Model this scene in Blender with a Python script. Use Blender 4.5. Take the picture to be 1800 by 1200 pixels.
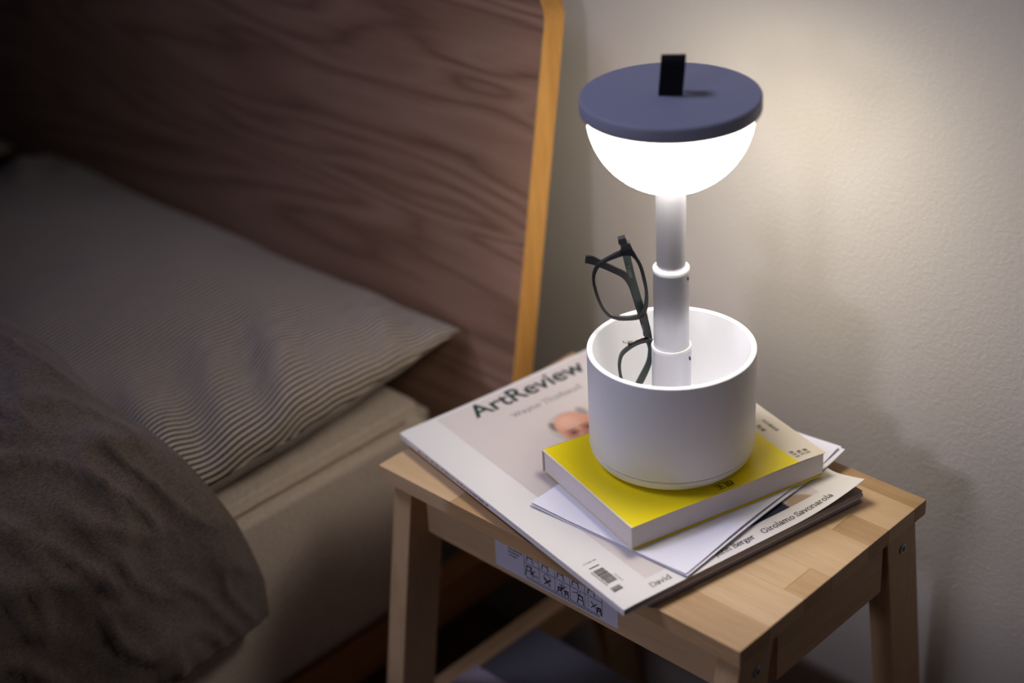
import bpy, bmesh, math, random
from mathutils import Vector, Matrix, noise

for o in list(bpy.data.objects):
    bpy.data.objects.remove(o, do_unlink=True)
random.seed(7)
S = bpy.context.scene
COL = S.collection
R_ = math.radians

# ------------------------------------------------------------------ camera
cam = bpy.data.cameras.new('camera')
cam.sensor_fit = 'HORIZONTAL'
cam.sensor_width = 36.0
cam.lens = 60.563
cam.clip_start = 0.05
cam.dof.use_dof = True
cam.dof.focus_distance = 1.285
cam.dof.aperture_fstop = 2.1
camo = bpy.data.objects.new('camera', cam)
COL.objects.link(camo)
camo.matrix_world = Matrix(((0.72408, -0.306444, 0.6179, 0.902561),
                            (0.687975, 0.384518, -0.615497, -0.740395),
                            (-0.048979, 0.870769, 0.489247, 1.258521),
                            (0, 0, 0, 1)))
S.camera = camo

# ------------------------------------------------------------------ world, light, exposure
S.view_settings.view_transform = 'Standard'
S.view_settings.look = 'None'
S.view_settings.gamma = 1.0
S.view_settings.use_curve_mapping = False
S.view_settings.exposure = 0.0
W = bpy.data.worlds.new('dusk')
S.world = W
W.use_nodes = True
bg = W.node_tree.nodes['Background']
bg.inputs[0].default_value = (0.70, 0.72, 1.0, 1)
bg.inputs[1].default_value = 0.016

def area(name, loc, target, size, energy, color, spread=180):
    l = bpy.data.lights.new(name, 'AREA')
    l.shape = 'RECTANGLE'; l.size = size[0]; l.size_y = size[1]
    l.energy = energy; l.color = color
    l.spread = R_(spread)
    o = bpy.data.objects.new(name, l)
    COL.objects.link(o)
    o.location = loc
    o.rotation_euler = (Vector(target) - Vector(loc)).to_track_quat('-Z', 'Y').to_euler()
    return o
# weak cool fill added out of frame above the bed, narrowed onto the lamp
area('cool_fill_cap', (-0.80, -0.60, 2.55), (0.24, 0.09, 0.70), (1.1, 1.1), 1.40, (0.68, 0.69, 1.0), 22)
area('cool_fill_pot', (0.10, -2.5, 1.25), (0.20, 0.10, 0.74), (0.7, 0.9), 0.32, (0.80, 0.77, 1.0), 14)  # second added fill, brightens the pot front; stands for no actual source

DOME_STRENGTH = 29.5
DOME_COLOR = (1.0, 0.93, 0.83, 1)

# ------------------------------------------------------------------ helpers
def srgb(r, g, b):
    f = lambda c: (c / 255 / 12.92) if c / 255 <= 0.04045 else ((c / 255 + 0.055) / 1.055) ** 2.4
    return (f(r), f(g), f(b), 1.0)

def newmat(name):
    m = bpy.data.materials.new(name)
    m.use_nodes = True
    nt = m.node_tree
    return m, nt, nt.nodes['Principled BSDF'], nt.links

def plain(name, col, rough=0.5, metal=0.0, spec=0.5, bump=0.0, bscale=300.0, vary=0.0):
    m, nt, b, L = newmat(name)
    b.inputs['Base Color'].default_value = col
    b.inputs['Roughness'].default_value = rough
    b.inputs['Metallic'].default_value = metal
    b.inputs['Specular IOR Level'].default_value = spec
    tc = nt.nodes.new('ShaderNodeTexCoord')
    n = nt.nodes.new('ShaderNodeTexNoise')
    n.inputs['Scale'].default_value = bscale
    n.inputs['Detail'].default_value = 3
    L.new(tc.outputs['Object'], n.inputs['Vector'])
    if vary > 0:
        mx = nt.nodes.new('ShaderNodeMix'); mx.data_type = 'RGBA'
        mx.inputs[6].default_value = tuple(c * (1 - vary) for c in col[:3]) + (1,)
        mx.inputs[7].default_value = tuple(min(1, c * (1 + vary)) for c in col[:3]) + (1,)
        L.new(n.outputs['Fac'], mx.inputs[0]); L.new(mx.outputs[2], b.inputs['Base Color'])
    if bump > 0:
        bp = nt.nodes.new('ShaderNodeBump')
        bp.inputs['Strength'].default_value = bump
        bp.inputs['Distance'].default_value = 0.001
        L.new(n.outputs['Fac'], bp.inputs['Height']); L.new(bp.outputs['Normal'], b.inputs['Normal'])
    return m

def wood(name, light, dark, axis='X', scale=1.0, rough=0.5):
    """long grain wood: noise stretched along one axis"""
    m, nt, b, L = newmat(name)
    tc = nt.nodes.new('ShaderNodeTexCoord')
    oi = nt.nodes.new('ShaderNodeObjectInfo')
    add = nt.nodes.new('ShaderNodeVectorMath'); add.operation = 'ADD'
    sc = nt.nodes.new('ShaderNodeVectorMath'); sc.operation = 'SCALE'
    cmb = nt.nodes.new('ShaderNodeCombineXYZ')
    for i in range(3): L.new(oi.outputs['Random'], cmb.inputs[i])
    sc.inputs['Scale'].default_value = 9.0
    L.new(cmb.outputs[0], sc.inputs[0])
    L.new(tc.outputs['Object'], add.inputs[0]); L.new(sc.outputs[0], add.inputs[1])
    mp = nt.nodes.new('ShaderNodeMapping')
    v = {'X': (0.06, 1, 1), 'Y': (1, 0.06, 1), 'Z': (1, 1, 0.06)}[axis]
    mp.inputs['Scale'].default_value = v
    L.new(add.outputs[0], mp.inputs['Vector'])
    n1 = nt.nodes.new('ShaderNodeTexNoise'); n1.inputs['Scale'].default_value = 90 * scale
    n1.inputs['Detail'].default_value = 4; n1.inputs['Distortion'].default_value = 0.4
    n2 = nt.nodes.new('ShaderNodeTexNoise'); n2.inputs['Scale'].default_value = 700 * scale
    n2.inputs['Detail'].default_value = 2
    L.new(mp.outputs[0], n1.inputs['Vector']); L.new(mp.outputs[0], n2.inputs['Vector'])
    mul = nt.nodes.new('ShaderNodeMix'); mul.data_type = 'FLOAT'; mul.inputs[0].default_value = 0.4
    L.new(n1.outputs['Fac'], mul.inputs[2]); L.new(n2.outputs['Fac'], mul.inputs[3])
    cr = nt.nodes.new('ShaderNodeValToRGB')
    cr.color_ramp.elements[0].position = 0.33; cr.color_ramp.elements[0].color = dark
    cr.color_ramp.elements[1].position = 0.66; cr.color_ramp.elements[1].color = light
    L.new(mul.outputs[0], cr.inputs[0]); L.new(cr.outputs[0], b.inputs['Base Color'])
    bp = nt.nodes.new('ShaderNodeBump'); bp.inputs['Strength'].default_value = 0.12
    bp.inputs['Distance'].default_value = 0.0005
    L.new(n2.outputs['Fac'], bp.inputs['Height']); L.new(bp.outputs[0], b.inputs['Normal'])
    b.inputs['Roughness'].default_value = rough
    b.inputs['Specular IOR Level'].default_value = 0.35
    return m

def oak_veneer(name):
    """flat sawn veneer: growth ring contours of a stretched noise field"""
    m, nt, b, L = newmat(name)
    tc = nt.nodes.new('ShaderNodeTexCoord')
    mp = nt.nodes.new('ShaderNodeMapping'); mp.inputs['Scale'].default_value = (0.13, 1, 1)
    mp.inputs['Rotation'].default_value = (0, R_(3), 0)
    L.new(tc.outputs['Object'], mp.inputs['Vector'])
    n1 = nt.nodes.new('ShaderNodeTexNoise'); n1.inputs['Scale'].default_value = 11.0
    n1.inputs['Detail'].default_value = 1.5; n1.inputs['Distortion'].default_value = 0.8
    L.new(mp.outputs[0], n1.inputs['Vector'])
    mm = nt.nodes.new('ShaderNodeMath'); mm.operation = 'MULTIPLY'; mm.inputs[1].default_value = 11.0
    fr = nt.nodes.new('ShaderNodeMath'); fr.operation = 'PINGPONG'; fr.inputs[1].default_value = 0.5
    L.new(n1.outputs['Fac'], mm.inputs[0]); L.new(mm.outputs[0], fr.inputs[0])
    mp2 = nt.nodes.new('ShaderNodeMapping'); mp2.inputs['Scale'].default_value = (0.05, 1, 1)
    L.new(tc.outputs['Object'], mp2.inputs['Vector'])
    n2 = nt.nodes.new('ShaderNodeTexNoise'); n2.inputs['Scale'].default_value = 330
    n2.inputs['Detail'].default_value = 3
    L.new(mp2.outputs[0], n2.inputs['Vector'])
    mx = nt.nodes.new('ShaderNodeMix'); mx.data_type = 'FLOAT'; mx.inputs[0].default_value = 0.5
    dbl = nt.nodes.new('ShaderNodeMath'); dbl.operation = 'MULTIPLY'; dbl.inputs[1].default_value = 2.0
    L.new(fr.outputs[0], dbl.inputs[0])
    L.new(dbl.outputs[0], mx.inputs[2]); L.new(n2.outputs['Fac'], mx.inputs[3])
    cr = nt.nodes.new('ShaderNodeValToRGB')
    cr.color_ramp.elements[0].position = 0.12; cr.color_ramp.elements[0].color = srgb(106, 78, 62)
    cr.color_ramp.elements[1].position = 0.85; cr.color_ramp.elements[1].color = srgb(160, 126, 106)
    e = cr.color_ramp.elements.new(0.4); e.color = srgb(142, 108, 88)
    L.new(mx.outputs[0], cr.inputs[0]); L.new(cr.outputs[0], b.inputs['Base Color'])
    b.inputs['Roughness'].default_value = 0.42
    return m

def fabric(name, c1, c2, scale=900, rough=0.95, stripe=None):
    m, nt, b, L = newmat(name)
    tc = nt.nodes.new('ShaderNodeTexCoord')
    n = nt.nodes.new('ShaderNodeTexNoise'); n.inputs['Scale'].default_value = scale; n.inputs['Detail'].default_value = 3
    mp = nt.nodes.new('ShaderNodeMapping'); mp.inputs['Scale'].default_value = (1, 0.35, 1)
    L.new(tc.outputs['Object'], mp.inputs[0]); L.new(mp.outputs[0], n.inputs['Vector'])
    mx = nt.nodes.new('ShaderNodeMix'); mx.data_type = 'RGBA'
    mx.inputs[6].default_value = c1; mx.inputs[7].default_value = c2
    cr = nt.nodes.new('ShaderNodeValToRGB')
    cr.color_ramp.elements[0].position = 0.35; cr.color_ramp.elements[1].position = 0.65
    L.new(n.outputs['Fac'], cr.inputs[0]); L.new(cr.outputs[0], mx.inputs[0])
    out = mx.outputs[2]
    if stripe:
        period, dark = stripe
        uv = nt.nodes.new('ShaderNodeUVMap'); uv.uv_map = 'cloth'
        sep = nt.nodes.new('ShaderNodeSeparateXYZ'); L.new(uv.outputs[0], sep.inputs[0])
        mu = nt.nodes.new('ShaderNodeMath'); mu.operation = 'MULTIPLY'; mu.inputs[1].default_value = 2 * math.pi / period
        si = nt.nodes.new('ShaderNodeMath'); si.operation = 'SINE'
        L.new(sep.outputs[0], mu.inputs[0]); L.new(mu.outputs[0], si.inputs[0])
        c2r = nt.nodes.new('ShaderNodeValToRGB')
        c2r.color_ramp.elements[0].position = 0.30; c2r.color_ramp.elements[1].position = 0.62
        ma = nt.nodes.new('ShaderNodeMapRange'); ma.inputs[1].default_value = -1; ma.inputs[2].default_value = 1
        L.new(si.outputs[0], ma.inputs[0]); L.new(ma.outputs[0], c2r.inputs[0])
        m2 = nt.nodes.new('ShaderNodeMix'); m2.data_type = 'RGBA'
        m2.inputs[6].default_value = dark
        L.new(c2r.outputs[0], m2.inputs[0]); L.new(out, m2.inputs[7])
        out = m2.outputs[2]
    L.new(out, b.inputs['Base Color'])
    b.inputs['Roughness'].default_value = rough
    b.inputs['Specular IOR Level'].default_value = 0.1
    b.inputs['Sheen Weight'].default_value = 0.15
    bp = nt.nodes.new('ShaderNodeBump'); bp.inputs['Strength'].default_value = 0.35
    bp.inputs['Distance'].default_value = 0.0008
    L.new(n.outputs['Fac'], bp.inputs['Height']); L.new(bp.outputs[0], b.inputs['Normal'])
    return m

def tag(o, label=None, cat=None, group=None, kind=None):
    if label: o['label'] = label
    if cat: o['category'] = cat
    if group: o['group'] = group
    if kind: o['kind'] = kind
    return o

def thing(name, label, cat, loc=(0, 0, 0), rz=0.0, group=None):
    o = bpy.data.objects.new(name, None)
    o.empty_display_size = 0.02
    COL.objects.link(o)
    o.location = loc; o.rotation_euler = (0, 0, rz)
    return tag(o, label, cat, group)

def link(name, me, mats, parent=None, smooth=False, loc=None):
    if not isinstance(mats, (list, tuple)): mats = [mats]
    for m in mats: me.materials.append(m)
    if smooth:
        for p in me.polygons: p.use_smooth = True
    o = bpy.data.objects.new(name, me)
    COL.objects.link(o)
    if parent: o.parent = parent
    if loc: o.location = loc
    return o

def mesh(name, V, F, mats, parent=None, smooth=False, loc=None):
    me = bpy.data.meshes.new(name)
    me.from_pydata([tuple(v) for v in V], [], F)
    me.update()
    return link(name, me, mats, parent, smooth, loc)

def from_bm(name, bm, mats, parent=None, smooth=False, loc=None):
    bmesh.ops.recalc_face_normals(bm, faces=bm.faces)
    me = bpy.data.meshes.new(name)
    bm.to_mesh(me); bm.free()
    return link(name, me, mats, parent, smooth, loc)

def bm_box(bm, x0, x1, y0, y1, z0, z1, shear=0.0, zref=0.0):
    vs = []
    for z in (z0, z1):
        dy = shear * (zref - z)
        for x, y in ((x0, y0), (x1, y0), (x1, y1), (x0, y1)):
            vs.append(bm.verts.new((x, y + dy, z)))
    for f in ((3, 2, 1, 0), (4, 5, 6, 7), (0, 1, 5, 4), (1, 2, 6, 5), (2, 3, 7, 6), (3, 0, 4, 7)):
        bm.faces.new([vs[i] for i in f])
    return vs

def box(name, x0, x1, y0, y1, z0, z1, mat, parent=None, bevel=0.0, seg=2, shear=0.0, zref=0.0, smooth=False):
    bm = bmesh.new()
    bm_box(bm, x0, x1, y0, y1, z0, z1, shear, zref)
    if bevel > 0:
        bmesh.ops.bevel(bm, geom=list(bm.edges), offset=bevel, segments=seg, affect='EDGES', profile=0.5)
    return from_bm(name, bm, mat, parent, smooth)

def lathe(name, prof, mat, parent=None, n=96, smooth=True, loc=None, angle=30):
    """profile (r, z) turned about z; r=0 ends are closed"""
    V, F, rings = [], [], []
    for r, z in prof:
        if r < 1e-7:
            rings.append([len(V)]); V.append((0, 0, z))
        else:
            rings.append(list(range(len(V), len(V) + n)))
            V += [(r * math.cos(2 * math.pi * i / n), r * math.sin(2 * math.pi * i / n), z) for i in range(n)]
    for a, b in zip(rings, rings[1:]):
        for i in range(n):
            j = (i + 1) % n
            if len(a) == 1: F.append((a[0], b[i], b[j]))
            elif len(b) == 1: F.append((a[i], a[j], b[0]))
            else: F.append((a[i], a[j], b[j], b[i]))
    o = mesh(name, V, F, mat, parent, smooth, loc)
    bm = bmesh.new(); bm.from_mesh(o.data)
    bmesh.ops.recalc_face_normals(bm, faces=bm.faces)
    bm.to_mesh(o.data); bm.free()
    if smooth: o.data.set_sharp_from_angle(angle=R_(angle))
    return o

def prism(name, outline, d0, d1, mat, parent=None, bevel=0.0, to3d=None, smooth=False):
    """extrude a 2-D outline (list of (a,b)) between depths d0, d1; to3d maps (a,b,d)->xyz"""
    to3d = to3d or (lambda a, b, d: (a, b, d))
    bm = bmesh.new()
    A = [bm.verts.new(to3d(a, b, d0)) for a, b in outline]
    B = [bm.verts.new(to3d(a, b, d1)) for a, b in outline]
    bm.faces.new(A[::-1]); bm.faces.new(B)
    n = len(A)
    for i in range(n):
        j = (i + 1) % n
        bm.faces.new((A[i], A[j], B[j], B[i]))
    bmesh.ops.recalc_face_normals(bm, faces=bm.faces)
    if bevel > 0:
        bmesh.ops.bevel(bm, geom=list(bm.edges), offset=bevel, segments=2, affect='EDGES')
    return from_bm(name, bm, mat, parent, smooth)

def catmull(P, n=8, closed=False):
    out = []
    m = len(P)
    rng = range(m) if closed else range(m - 1)
    for i in rng:
        if closed:
            p0, p1, p2, p3 = P[(i - 1) % m], P[i], P[(i + 1) % m], P[(i + 2) % m]
        else:
            p0, p1, p2, p3 = P[max(i - 1, 0)], P[i], P[i + 1], P[min(i + 2, m - 1)]
        for k in range(n):
            t = k / n
            out.append(tuple(0.5 * (2 * b + (c - a) * t + (2 * a - 5 * b + 4 * c - d) * t * t + (3 * b - a - 3 * c + d) * t ** 3)
                             for a, b, c, d in zip(p0, p1, p2, p3)))
    if not closed: out.append(tuple(P[-1]))
    return out

def sstep(a, b, x):
    t = max(0.0, min(1.0, (x - a) / (b - a)))
    return t * t * (3 - 2 * t)

# ------------------------------------------------------------------ materials
M = {}
M['wall'] = plain('wall_paint', srgb(194, 187, 175), 0.85, spec=0.2, bump=0.55, bscale=260, vary=0.01)
M['floor'] = wood('floor_boards', srgb(120, 88, 60), srgb(88, 62, 42), 'X', 0.4)
M['birch_light'] = wood('birch_light', srgb(216, 184, 142), srgb(204, 168, 124), 'X')
M['birch_mid'] = wood('birch_mid', srgb(204, 168, 122), srgb(186, 148, 102), 'X')
M['birch_dark'] = wood('birch_dark', srgb(194, 158, 114), srgb(172, 136, 94), 'X')
M['birch_leg'] = wood('birch_leg', srgb(206, 172, 130), srgb(188, 152, 110), 'Z')
M['birch_rail'] = wood('birch_rail', srgb(206, 172, 130), srgb(188, 152, 110), 'Y')
M['oak'] = oak_veneer('oak_veneer')
M['oak_edge'] = wood('oak_edge', srgb(226, 170, 92), srgb(200, 142, 70), 'Z', 1.0, 0.45)
M['oak_rail'] = wood('oak_rail', srgb(190, 136, 84), srgb(160, 108, 62), 'Y')
M['sheet'] = fabric('sheet_linen', srgb(214, 198, 182), srgb(190, 174, 158), 700)
M['pillow'] = fabric('pillow_stripe', srgb(196, 180, 162), srgb(174, 158, 142), 1200, stripe=(0.0050, srgb(58, 52, 48)))
M['duvet'] = fabric('duvet_linen', srgb(118, 104, 97), srgb(94, 82, 77), 800)
M['lamp_white'] = plain('lamp_white_plastic', srgb(238, 238, 240), 0.38, spec=0.4)
M['lamp_cap'] = plain('lamp_cap_soft_grey', srgb(158, 160, 180), 0.6, spec=0.35, bump=0.06, bscale=900)
M['strap'] = fabric('strap_black', srgb(24, 26, 32), srgb(14, 15, 19), 1500)
M['alu'] = plain('tube_satin_aluminium', srgb(206, 206, 214), 0.36, metal=0.75, bump=0.03, bscale=600)
M['tube_white'] = plain('tube_white', srgb(236, 236, 236), 0.35)
M['slot'] = plain('slot_dark', srgb(40, 38, 40), 0.6)
M['cover'] = plain('magazine_cover_paper', srgb(236, 231, 224), 0.5, spec=0.35, vary=0.01, bscale=60)
M['page_edge'] = plain('magazine_page_edges', srgb(176, 166, 162), 0.8, vary=0.25, bscale=500)
M['page_dark'] = plain('magazine_dark_page', srgb(118, 108, 106), 0.6, vary=0.1, bscale=200)
M['ink_green'] = plain('title_ink_dark_green', srgb(18, 52, 46), 0.5)
M['ink_grey'] = plain('print_ink_grey', srgb(128, 126, 116), 0.6)
M['ink_brown'] = plain('print_ink_brown', srgb(78, 58, 54), 0.6)
M['ink_black'] = plain('print_ink_black', srgb(24, 22, 24), 0.6)
M['ink_bar'] = plain('print_ink_barcode', srgb(92, 82, 78), 0.6)
M['yellow'] = plain('book_cover_yellow', srgb(250, 226, 0), 0.32, spec=0.5)
M['book_white'] = plain('book_cover_white', srgb(230, 220, 200), 0.4)
M['pages'] = plain('book_pages', srgb(226, 216, 210), 0.9, vary=0.05, bscale=800)
M['paper'] = plain('sheet_paper', srgb(240, 238, 246), 0.8)
M['gl_black'] = plain('glasses_black_acetate', srgb(26, 27, 32), 0.28, spec=0.6)
M['gl_green'] = plain('glasses_dark_green', srgb(20, 52, 46), 0.3, spec=0.6)
M['metal'] = plain('hinge_metal', srgb(190, 185, 178), 0.3, metal=1.0)
M['screw'] = plain('screw_steel', srgb(150, 150, 158), 0.35, metal=0.9)
M['sticker'] = plain('sticker_paper', srgb(222, 220, 236), 0.6)
M['grey_cover'] = plain('grey_cover', srgb(76, 74, 80), 0.55)
M['pale_cover'] = plain('pale_cover', srgb(158, 148, 156), 0.6)

m, nt, b, L = newmat('lens_glass')
b.inputs['Base Color'].default_value = (1, 1, 1, 1)
b.inputs['Roughness'].default_value = 0.0
b.inputs['IOR'].default_value = 1.12
b.inputs['Transmission Weight'].default_value = 1.0
M['lens'] = m
m, nt, b, L = newmat('nose_pad_clear')
b.inputs['Base Color'].default_value = (0.95, 0.93, 0.82, 1)
b.inputs['Roughness'].default_value = 0.1
b.inputs['IOR'].default_value = 1.4
b.inputs['Transmission Weight'].default_value = 0.85
M['pad'] = m
m, nt, b, L = newmat('dome_diffuser_lit')
b.inputs['Base Color'].default_value = (0.9, 0.9, 0.9, 1)
b.inputs['Emission Color'].default_value = DOME_COLOR
# the light source sits under the cap and faces down, so the diffuser is brightest at its bottom
tc = nt.nodes.new('ShaderNodeTexCoord')
sp = nt.nodes.new('ShaderNodeSeparateXYZ'); L.new(tc.outputs['Object'], sp.inputs[0])
mr = nt.nodes.new('ShaderNodeMapRange')
mr.inputs[1].default_value = 0.8125 - 0.53475; mr.inputs[2].default_value = 0.754 - 0.53475
mr.inputs[3].default_value = DOME_STRENGTH * 0.22; mr.inputs[4].default_value = DOME_STRENGTH
L.new(sp.outputs[2], mr.inputs[0]); L.new(mr.outputs[0], b.inputs['Emission Strength'])
M['dome'] = m

# ------------------------------------------------------------------ the room
YW = 0.297
FZ = 0.08                          # floor level (the stool is 42 cm high)
tag(box('wall_back', -2.4, 2.2, YW, YW + 0.1, FZ - 0.06, 2.4, M['wall']), kind='structure')
tag(box('floor', -2.4, 2.2, -3.2, YW, FZ - 0.06, FZ, M['floor']), kind='structure')

# ------------------------------------------------------------------ bed frame: headboard, rail, legs
bed = thing('bed_frame', 'oak bed frame with a leaning rounded headboard and golden edge', 'bed', (-0.75, -0.8, 0))
bed_off = Vector((-0.75, -0.8, 0))
HX1, HX0 = -0.03, -1.50          # right and left end of the headboard
TILT = math.atan(0.19)
def hb(x, h, d):                  # h along the board from z=.4905, d behind the front face
    y = 0.19 + h * math.sin(TILT) + d * math.cos(TILT)
    z = 0.4905 + h * math.cos(TILT) - d * math.sin(TILT)
    return tuple(Vector((x, y, z)) - bed_off)
HTOP, HBOT, RC = 0.338, -0.125, 0.030
def hb_outline(ins):
    out = [(HX0 + ins, HBOT + ins), (HX1 - ins, HBOT + ins)]
    r = RC - ins * 0.6
    for k in range(13):
        a = math.pi / 2 * k / 12
        out.append((HX1 - ins - r + r * math.cos(a), HTOP - ins - r + r * math.sin(a)))
    for k in range(13):
        a = math.pi / 2 + math.pi / 2 * k / 12
        out.append((HX0 + ins + r + r * math.cos(a), HTOP - ins - r + r * math.sin(a)))
    return out
head = prism('headboard', hb_outline(0.0016), 0.0, 0.0236, M['oak'], bed, to3d=hb)
# golden solid edge band wrapped around the rim of the board
bm = bmesh.new()
oo, ii = hb_outline(0.0), hb_outline(0.0022)
n = len(oo)
ring = []
for pts, d in ((oo, 0.0008), (oo, 0.0238), (ii, 0.0238), (ii, 0.0002)):
    ring.append([bm.verts.new(hb(a, b_, d)) for a, b_ in pts])
for q in range(4):
    A, B = ring[q], ring[(q + 1) % 4]
    for i in range(n):
        j = (i + 1) % n
        bm.faces.new((A[i], A[j], B[j], B[i]))
eb = from_bm('edge_band', bm, M['oak_edge'], head)
for k, x in enumerate((-0.30, -1.22)):
    box('headboard_post', x - 0.03 - bed_off.x, x + 0.03 - bed_off.x, 0.225 + 0.8, 0.262 + 0.8, FZ, 0.60, M['oak_rail'], bed, 0.002)
box('side_rail', -0.131 + 0.75, -0.106 + 0.75, -1.80 + 0.8, 0.262 + 0.8, 0.192, 0.239, M['oak_rail'], bed, 0.002)
box('side_rail', -1.424 + 0.75, -1.399 + 0.75, -1.80 + 0.8, 0.262 + 0.8, 0.192, 0.239, M['oak_rail'], bed, 0.002)
for k in range(9):
    y = -1.7 + k * 0.22
    box('slat', -1.399 + 0.75, -0.131 + 0.75, y + 0.8, y + 0.08 + 0.8, 0.222, 0.238, M['oak_rail'], bed)
for x, y in ((-0.30, 0.05), (-1.25, 0.05), (-0.30, -1.7), (-1.25, -1.7)):
    box('leg', x - 0.025 + 0.75, x + 0.025 + 0.75, y - 0.025 + 0.8, y + 0.025 + 0.8, FZ, 0.222, M['oak_rail'], bed, 0.003)

# ------------------------------------------------------------------ mattress in a fitted sheet
bm = bmesh.new()
bm_box(bm, -1.42, -0.100, -1.80, 0.160, 0.2395, 0.448)
bmesh.ops.bevel(bm, geom=list(bm.edges), offset=0.016, segments=5, affect='EDGES')
bmesh.ops.recalc_face_normals(bm, faces=bm.faces)
bmesh.ops.subdivide_edges(bm, edges=[e for e in bm.edges if e.calc_length() > 0.1], cuts=24, use_grid_fill=True)
for v in bm.verts:
    p = v.co * 9
    v.co.z += 0.0025 * noise.noise(p) if v.co.z > 0.3 else 0
    v.co.x += 0.002 * noise.noise(p + Vector((7, 3, 1))) if v.co.x > -0.2 else 0
mat_o = from_bm('mattress', bm, M['sheet'], smooth=True)
wn = mat_o.modifiers.new('normals', 'WEIGHTED_NORMAL'); wn.keep_sharp = True
tag(mat_o, 'thick mattress in a plain beige fitted sheet', 'mattress')
# piping seam along the top edge of the near side
bm = bmesh.new()
for i in range(120):
    y = -1.75 + i * 1.88 / 119
    ringv = []
    for k in range(6):
        a = 2 * math.pi * k / 6
        ringv.append(bm.verts.new((-0.1045 + 0.0013 * math.cos(a) + 0.0008 * noise.noise(Vector((y * 30, 0, 0))), y,
                                   0.4435 + 0.0013 * math.sin(a) + 0.0008 * noise.noise(Vector((y * 30, 5, 0))))))
    if i:
        for k in range(6):
            bm.faces.new((prev[k], prev[(k + 1) % 6], ringv[(k + 1) % 6], ringv[k]))
    prev = ringv
from_bm('seam_piping', bm, M['sheet'], mat_o, smooth=True)

# ------------------------------------------------------------------ pillows
def pillow(name, cx, cy, hx, hy, label, seed, right_detail=True):
    NU, NV = 110, 90
    V, UV, F = [], [], []
    def pt(i, j, side):
        u, v = -1 + 2 * i / NU, -1 + 2 * j / NV
        # gently concave sides leave four pointed corners
        x = hx * u * (1 - 0.012 * (1 - v * v) - 0.016 * (u * v) ** 6 - 0.075 * sstep(0.5, -0.5, v))
        y = hy * v * (1 - 0.02 * (1 - u * u) - 0.016 * (u * v) ** 6)
        prof = max(0.0, (1 - abs(u) ** 4.0)) ** 0.55 * max(0.0, (1 - abs(v) ** 2.6)) ** 0.65
        seam = 0.474 + 0.038 * sstep(-0.6, 1.0, v) - 0.008 * (1 - u * u) * sstep(0.3, 1, v)
        p = Vector((x * 7 + seed, y * 7, 0))
        edge = sstep(0.45, 0.98, abs(u))
        # folds that run in from the side seam
        fold = noise.noise(Vector((x * 5 + seed, y * 26 + x * 14, 3))) * edge * (1 - edge * 0.5)
        wr = noise.noise(p) * 0.007 + fold * 0.034
        if side > 0:
            z = seam + 0.050 * prof + wr * min(1, prof * 3) + 0.004 * noise.noise(p * 2.3) * min(1, prof * 2)
        else:
            z = seam - 0.052 * prof
            z = max(z, 0.4535)
        z = max(z, 0.4535)
        xx = x + 0.004 * noise.noise(Vector((y * 18, seed, 1))) * edge
        return Vector((xx, y, z))
    idx = {}
    for side in (1, -1):
        for i in range(NU + 1):
            for j in range(NV + 1):
                border = i in (0, NU) or j in (0, NV)
                if side < 0 and border:
                    idx[(side, i, j)] = idx[(1, i, j)]; continue
                idx[(side, i, j)] = len(V); V.append(pt(i, j, side)); UV.append([0.0, hy * (-1 + 2 * j / NV)])
    # cloth coordinate: length along the surface, so the stripes keep their width over the sides
    for side in (1, -1):
        for j in range(NV + 1):
            for rng, sg in ((range(NU // 2 + 1, NU + 1), 1), (range(NU // 2 - 1, -1, -1), -1)):
                for i in rng:
                    a, b_ = idx[(side, i, j)], idx[(side, i - sg, j)]
                    if side < 0 and i in (0, NU): continue
                    UV[a][0] = UV[b_][0] + sg * (V[a] - V[b_]).length
    for side in (1, -1):
        for i in range(NU):
            for j in range(NV):
                f = (idx[(side, i, j)], idx[(side, i + 1, j)], idx[(side, i + 1, j + 1)], idx[(side, i, j + 1)])
                F.append(f if side > 0 else f[::-1])
    o = mesh(name, V, F, M['pillow'], smooth=True, loc=(cx, cy, 0))
    uvl = o.data.uv_layers.new(name='cloth')
    for lp in o.data.loops: uvl.data[lp.index].uv = UV[lp.vertex_index]
    return tag(o, label, 'pillow', 'bed pillows')
pillow('pillow', -0.424, -0.066, 0.338, 0.256, 'grey striped pillow lying nearest the stool, partly under the duvet', 0.0)
pillow('pillow', -1.125, -0.080, 0.325, 0.255, 'dark shaded pillow in the far left corner by the headboard', 4.7)

# ------------------------------------------------------------------ duvet
sec = catmull([(-1.40, .565), (-1.15, .58), (-0.9, .585), (-0.65, .59), (-0.45, .592), (-0.30, .600), (-0.21, .590), (-0.15, .570), (-0.106, .537),
               (-0.085, .488), (-0.081, .447), (-0.081, .41), (-0.078, .38), (-0.074, .352)], 14)
ln = [0.0]
for a, b_ in zip(sec, sec[1:]): ln.append(ln[-1] + math.hypot(a[0] - b_[0], a[1] - b_[1]))
TOT = ln[-1]
def at_sec(w):
    for k in range(len(ln) - 1):
        if ln[k + 1] >= w:
            t = (w - ln[k]) / (ln[k + 1] - ln[k] + 1e-9)
            a, b_ = sec[k], sec[k + 1]
            x, z = a[0] + (b_[0] - a[0]) * t, a[1] + (b_[1] - a[1]) * t
            dx, dz = b_[0] - a[0], b_[1] - a[1]
            q = math.hypot(dx, dz) + 1e-9
            return x, z, -dz / q, dx / q
    a, b_ = sec[-2], sec[-1]
    q = math.hypot(b_[0] - a[0], b_[1] - a[1])
    return b_[0], b_[1], -(b_[1] - a[1]) / q, (b_[0] - a[0]) / q
NW, NT = 190, 150
V, F, UV = [], [], []
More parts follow.
